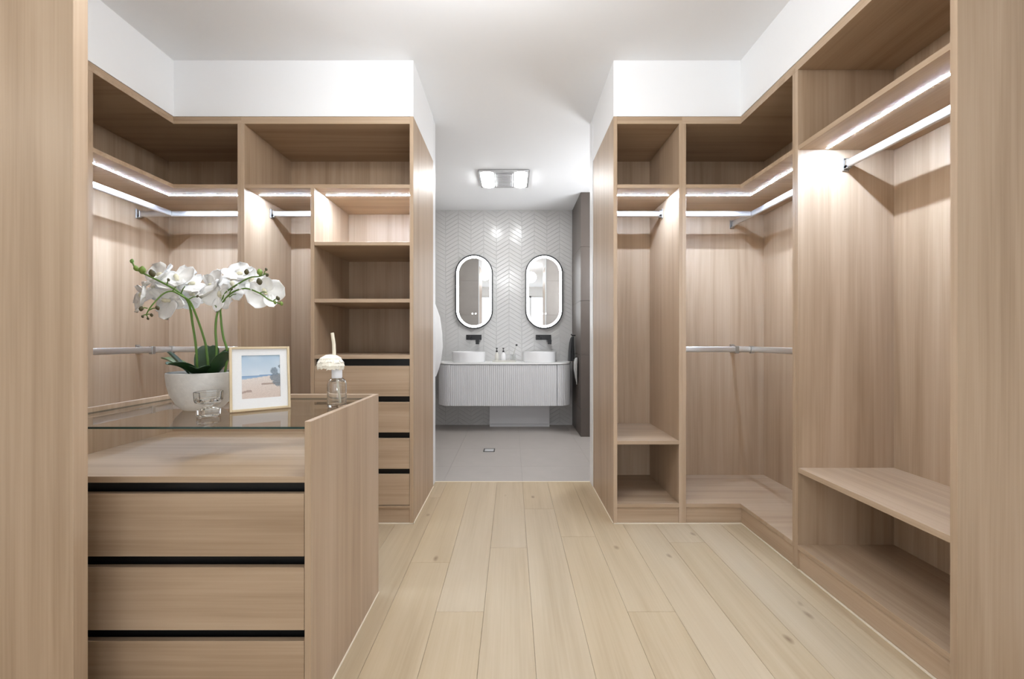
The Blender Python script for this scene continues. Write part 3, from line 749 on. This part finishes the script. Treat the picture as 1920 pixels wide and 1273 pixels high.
for a, b in ((DX0 + 0.001, VC - 0.0012), (VC + 0.0012, DX1 - 0.001)):
    fr = fluted([(a, VY), (b, VY)], 0.0225, -0.005)
    bm = bmesh.new(); prism(bm, fr + [(b, VY + 0.020), (a, VY + 0.020)], VZ0, VZ1 - 0.004); obj('door', bm, VAN, t)
bm = bmesh.new(); prism(bm, outline(0.006), VZ1 + 0.006, 0.812)
tag(obj('countertop', bm, STONE, bevel=0.0015), 'thin white stone top lying on the fluted vanity', 'countertop')
obj('shadow_rail', B((VX0 + 0.2, VX1 - 0.2, VY + 0.02, BW - 0.01, VZ1, VZ1 + 0.006)), VAN, t)
t = thing('plumbing_box', 'plain pale boxed duct on the tiled floor under the vanity', 'box', (0.094, 5.3, 0))
obj('box_body', B((-0.277, 0.465, 5.245, BW-0.002, 0.034, VZ0)), VAN, t, bevel=0.001); obj('box_skirting', B((-0.277, 0.465, 5.241, BW-0.002, 0, 0.032)), VAN, t, bevel=0.001)
CZ = 0.812
for i, (bx, side) in enumerate(((-0.520, 'left'), (0.332, 'right'))):
    t = thing('wash_basin', 'round white basin on the vanity top under the %s mirror' % side, 'basin', (bx, 5.10, CZ), 'round wash basins')
    bm = bmesh.new()
    lathe(bm, [(0, 0.0), (0.190, 0), (0.194, 0.004), (0.200, 0.118), (0.199, 0.121), (0.195, 0.121), (0.192, 0.117), (0.185, 0.030), (0.16, 0.012), (0.02, 0.009), (0, 0.009)], 48, (bx, 5.10, CZ))
    obj('bowl', bm, CERAM, t, smooth=True, angle=0.7)
    bm = bmesh.new(); lathe(bm, [(0, 0.0095), (0.02, 0.0095), (0.02, 0.013), (0, 0.013)], 20, (bx, 5.10, CZ)); obj('waste', bm, MBLACK, t)
for tx0, side in ((-0.580, 'left'), (0.300, 'right')):
    t = thing('wall_tap', 'black wall-mounted basin tap below the %s mirror' % side, 'tap', (tx0, BW, 1.1), 'black wall taps')
    obj('wall_plate', B((tx0, tx0 + 0.195, BW - 0.012, BW + 0.002, 1.075, 1.140)), MBLACK, t, bevel=0.003, segs=2)
    sx = tx0 + 0.158
    obj('spout', B((sx - 0.022, sx + 0.022, BW - 0.215, BW - 0.008, 1.050, 1.078), (sx - 0.021, sx + 0.021, BW - 0.214, BW - 0.175, 1.022, 1.052)), MBLACK, t, bevel=0.002)
    bm = bmesh.new(); lathe(bm, [(0, 0), (0.024, 0), (0.024, 0.045), (0.022, 0.048), (0, 0.048)], 24)
    bmesh.ops.transform(bm, matrix=Matrix.Translation((tx0 + 0.045, BW - 0.010, 1.108)) @ Matrix.Rotation(PI/2, 4, 'X'), verts=bm.verts)
    obj('mixer_knob', bm, MBLACK, t, smooth=True)
    bm = bmesh.new(); tube(bm, [(tx0 + 0.045, BW - 0.05, 1.118), (tx0 + 0.035, BW - 0.085, 1.125)], 0.006, 0.005, 8); obj('lever', bm, MBLACK, t)

RING = emit('mirror_light_ring', (0.97, 1.0, 1.03, 1), 13.0)
ICON = emit('mirror_touch_icon', (1, 1, 1, 1), 2.0)
def stadium(hw_, hh_, n=24):
    out = [(hw_*math.cos(PI*k/n), hh_ - hw_ + hw_*math.sin(PI*k/n)) for k in range(n+1)]
    return out + [(hw_*math.cos(PI + PI*k/n), -(hh_ - hw_) + hw_*math.sin(PI + PI*k/n)) for k in range(n+1)]
def stad_ring(bm, a, b, y0, y1):
    n = len(a); R_ = [[bm.verts.new((p[0], y, p[1])) for p in q] for q, y in ((a, y1), (a, y0), (b, y0), (b, y1))]
    for r, s in zip(R_, R_[1:] + R_[:1]):
        for k in range(n): bm.faces.new((r[k], r[(k+1) % n], s[(k+1) % n], s[k]))
for mx_, side in ((-0.478, 'left'), (0.404, 'right')):
    mc = Vector((mx_, BW, 1.08 + (CY - 547.5)/F_PX*BW))
    t = thing('oval_mirror', 'oval mirror with lit ring and dark frame, %s of the two' % side, 'mirror', mc, 'lit oval mirrors')
    def place(bm): bmesh.ops.transform(bm, matrix=Matrix.Translation(mc), verts=bm.verts); return bm
    bm = bmesh.new(); stad_ring(bm, stadium(0.238, 0.468), stadium(0.221, 0.451), -0.034, 0.002); obj('frame', place(bm), MBLACK, t)
    bm = bmesh.new(); stad_ring(bm, stadium(0.2205, 0.4505), stadium(0.194, 0.424), -0.030, -0.020); obj('light_ring', place(bm), RING, t)
    bm = bmesh.new(); vs_ = [bm.verts.new((p[0], -0.026, p[1])) for p in stadium(0.1945, 0.4245)]; vb = [bm.verts.new((p[0], -0.020, p[1])) for p in stadium(0.1945, 0.4245)]
    bm.faces.new(vs_); bm.faces.new(list(reversed(vb)))
    for k in range(len(vs_)): bm.faces.new((vs_[k], vb[k], vb[(k+1) % len(vs_)], vs_[(k+1) % len(vs_)]))
    obj('mirror_glass', place(bm), MIRROR, t)
    for k in (-1, 1):
        bm = bmesh.new(); tube(bm, [(k*0.020, -0.0275, -0.275), (k*0.020, -0.0255, -0.275)], 0.011, 0.011, 14); obj('touch_button', place(bm), ICON, t)
    bm = bmesh.new(); vs_ = [(p[0], p[1]) for p in stadium(0.20, 0.43)]
    q = bmesh.new(); prism(q, vs_, 0, 0.022); bmesh.ops.transform(q, matrix=Matrix.Translation(mc + Vector((0, 0.002, 0))) @ Matrix.Rotation(PI/2, 4, 'X'), verts=q.verts); bm.free()
    obj('mirror_body', q, MBLACK, t)

# tray and bottles
yb_ = 5.06
tc_ = P(945.5, 675, yb_); tc_.z = CZ
t = thing('glass_tray', 'small rectangular glass tray between the two basins', 'tray', tc_)
obj('tray_base', B((tc_.x - 0.135, tc_.x + 0.135, yb_ - 0.05, yb_ + 0.05, CZ, CZ + 0.006)), CLEAR, t)
TR = plain('frosted_rim', srgb(196, 194, 186), 0.3)
obj('tray_rim', B((tc_.x - 0.137, tc_.x + 0.137, yb_ - 0.053, yb_ - 0.05, CZ, CZ + 0.022), (tc_.x - 0.137, tc_.x + 0.137, yb_ + 0.05, yb_ + 0.053, CZ, CZ + 0.022), (tc_.x - 0.137, tc_.x - 0.134, yb_ - 0.05, yb_ + 0.05, CZ, CZ + 0.022), (tc_.x + 0.134, tc_.x + 0.137, yb_ - 0.05, yb_ + 0.05, CZ, CZ + 0.022)), TR, t)
for bpx, r, mat, lab in ((931.5, 0.022, plain('grey_white_bottle', srgb(222, 220, 212), 0.3), 'slim pale pump bottle at the left of the glass tray'), (943.8, 0.028, CERAM, 'wider white pump bottle in the middle of the glass tray')):
    c = Vector(((bpx - CX)/F_PX*yb_, yb_, CZ + 0.006))
    t = thing('soap_bottle', lab, 'bottle', c, 'pump bottles on the tray')
    bm = bmesh.new(); lathe(bm, [(0, 0), (r, 0), (r + 0.001, 0.003), (r + 0.001, 0.080), (r*0.8, 0.097), (0.010, 0.106), (0.010, 0.114), (0, 0.114)], 24, c); obj('bottle', bm, mat, t, smooth=True)
    bm = bmesh.new(); lathe(bm, [(0.012, 0.112), (0.012, 0.128), (0.004, 0.130), (0.004, 0.150), (0.011, 0.151), (0.011, 0.162), (0, 0.163)], 16, c); tube(bm, [c + Vector((0, 0, 0.157)), c + Vector((0, -0.035, 0.155))], 0.004, 0.0035, 8); obj('pump', bm, MBLACK, t, smooth=True)
c = Vector(((962 - CX)/F_PX*yb_, yb_, CZ + 0.006))
t = thing('brush_holder', 'clear cup at the right of the glass tray holding a black-tipped brush', 'cup', c)
bm = bmesh.new(); lathe(bm, [(0, 0), (0.026, 0), (0.029, 0.002), (0.032, 0.085), (0.030, 0.085), (0.027, 0.005), (0, 0.005)], 24, c); obj('cup', bm, CLEAR, t, smooth=True)
t = thing('brush', 'black-tipped brush standing in the clear cup', 'brush', c + Vector((0, 0, 0.006)))
bm = bmesh.new(); tube(bm, [c + Vector((-0.020, 0, 0.006)), P(967.5, 650, yb_)], 0.003, 0.003, 8); obj('handle', bm, TR, t)
bm = bmesh.new(); q = P(968.5, 647, yb_); lathe(bm, [(0, -0.013), (0.010, -0.008), (0.013, 0), (0.010, 0.009), (0, 0.013)], 12, q); obj('tip', bm, MBLACK, t, smooth=True)

# towels
def cloth(name, label, mat, cx_, cy_, rows, ripple=5, n=40, cat='towel'):
    bm = bmesh.new(); rg = []
    for (z, ax, ay, dx) in rows:
        rg.append([bm.verts.new((cx_ + dx + ax*math.cos(2*PI*k/n)*(1 + 0.16*math.sin(ripple*2*PI*k/n + z*2)), cy_ + ay*math.sin(2*PI*k/n)*(1 + 0.12*math.sin((ripple+2)*2*PI*k/n - z*3)), z)) for k in range(n)])
    for a, b in zip(rg, rg[1:]):
        for k in range(n): bm.faces.new((a[k], a[(k+1) % n], b[(k+1) % n], b[k]))
    bm.faces.new(rg[0]); bm.faces.new(list(reversed(rg[-1])))
    tt = thing(name, label, cat, (cx_, cy_, rows[0][0]))
    obj('cloth', bm, mat, tt, smooth=True, angle=1.0); return tt
t = cloth('bath_robe', 'white robe hanging on the bathroom left wall, just inside the opening', TOWEL, -0.880, 4.60,
      [(1.60, 0.022, 0.03, -0.06), (1.55, 0.045, 0.05, -0.04), (1.45, 0.068, 0.09, -0.02), (1.32, 0.090, 0.13, 0.0), (1.15, 0.102, 0.16, 0.008), (1.00, 0.104, 0.17, 0.010), (0.85, 0.095, 0.16, 0.0), (0.75, 0.080, 0.15, -0.01), (0.68, 0.065, 0.14, -0.02)], cat='robe')
bm = bmesh.new(); tube(bm, [(BL, 4.60, 1.60), (-0.935, 4.60, 1.595), (-0.920, 4.60, 1.615)], 0.006, 0.006, 8); obj('wall_hook', bm, MBLACK, t)
t = cloth('hand_towel', 'black hand towel hanging from a hook on the tiled nib, right of the vanity', TOWELB, 0.712, 5.10,
      [(1.115, 0.014, 0.02, 0.018), (1.09, 0.020, 0.04, 0.010), (1.04, 0.026, 0.06, 0.004), (0.95, 0.032, 0.075, 0.0), (0.84, 0.036, 0.08, 0.0), (0.822, 0.036, 0.08, 0.0)])
bm = bmesh.new(); tube(bm, [(NB, 5.10, 1.13), (0.722, 5.10, 1.13), (0.712, 5.10, 1.145)], 0.008, 0.008, 8); obj('wall_hook', bm, MBLACK, t)

t = cloth('hand_towel', 'pale grey towel hanging below the black one on the tiled nib', plain('grey_terry', srgb(196, 195, 193), 0.95, bump=0.6, bscale=420), 0.735, 4.90,
      [(0.87, 0.010, 0.03, 0.012), (0.84, 0.018, 0.055, 0.004), (0.74, 0.019, 0.06, 0.0), (0.64, 0.011, 0.04, 0.008), (0.56, 0.003, 0.015, 0.016)])
bm = bmesh.new(); tube(bm, [(NB, 4.90, 0.865), (0.742, 4.90, 0.865), (0.740, 4.90, 0.88)], 0.006, 0.006, 8); obj('wall_hook', bm, MBLACK, t)

# ceiling heat-lamp unit
t = thing('heat_lamp', 'chrome bathroom heat lamp with two glowing lenses and a centre vent, on the ceiling', 'ceiling light', (-0.08, 4.285, ZC))
HX0, HX1, HY0, HY1 = -0.330, 0.172, 4.065, 4.510
CHR = plain('chrome_housing', (0.55, 0.55, 0.56, 1), 0.22, 1.0)
LENS = emit('heat_lamp_lens', (0.99, 1.0, 1.0, 1), 48.0)
SILV = plain('silver_grille', srgb(206, 207, 210), 0.45)
obj('housing', B((HX0, HX1, HY0, HY1, ZC - 0.022, ZC)), CHR, t, bevel=0.008, segs=2)
def rrect(x0, x1, y0, y1, r, n=6):
    out = []
    for cx_, cy_, a0 in ((x1-r, y1-r, 0), (x0+r, y1-r, PI/2), (x0+r, y0+r, PI), (x1-r, y0+r, 1.5*PI)):
        out += [(cx_ + r*math.cos(a0 + PI/2*k/n), cy_ + r*math.sin(a0 + PI/2*k/n)) for k in range(n+1)]
    return out
for a, b in ((HX0 + 0.022, HX0 + 0.150), (HX1 - 0.150, HX1 - 0.022)):
    bm = bmesh.new(); prism(bm, rrect(a, b, HY0 + 0.03, HY1 - 0.03, 0.05), ZC - 0.032, ZC - 0.020); obj('lamp_lens', bm, LENS, t, bevel=0.004)
gr = obj('vent_panel', B((-0.165, 0.008, HY0 + 0.06, HY1 - 0.06, ZC - 0.030, ZC - 0.020)), SILV, t, bevel=0.004)
for k in range(9):
    y = HY0 + 0.09 + k*0.034
    obj('vent_slat', B((-0.150, -0.007, y - 0.009, y + 0.009, ZC - 0.034, ZC - 0.029)), SILV, gr, bevel=0.001)

# floor drain
t = thing('floor_drain', 'small square steel floor drain in the bathroom tiles', 'drain', (-0.222, 4.13, 0))
dx, dy = -0.222, 4.13
bm = B((dx-0.055, dx-0.045, dy-0.06, dy+0.06, 0, 0.003), (dx+0.045, dx+0.055, dy-0.06, dy+0.06, 0, 0.003), (dx-0.045, dx+0.045, dy-0.06, dy-0.05, 0, 0.003), (dx-0.045, dx+0.045, dy+0.05, dy+0.06, 0, 0.003))
obj('drain_rim', bm, plain('dark_steel', (0.06, 0.06, 0.06, 1), 0.4, 0.6), t)
bm = B((dx-0.044, dx+0.044, dy-0.049, dy+0.049, 0, 0.0015), *[(dx-0.040, dx+0.040, dy-0.043 + k*0.0143, dy-0.035 + k*0.0143, 0.0015, 0.003) for k in range(6)])
obj('grate', bm, plain('pale_steel', (0.8, 0.8, 0.8, 1), 0.35, 0.7), t)
for o in bpy.data.objects:
    if '_rot' in o: del o['_rot']
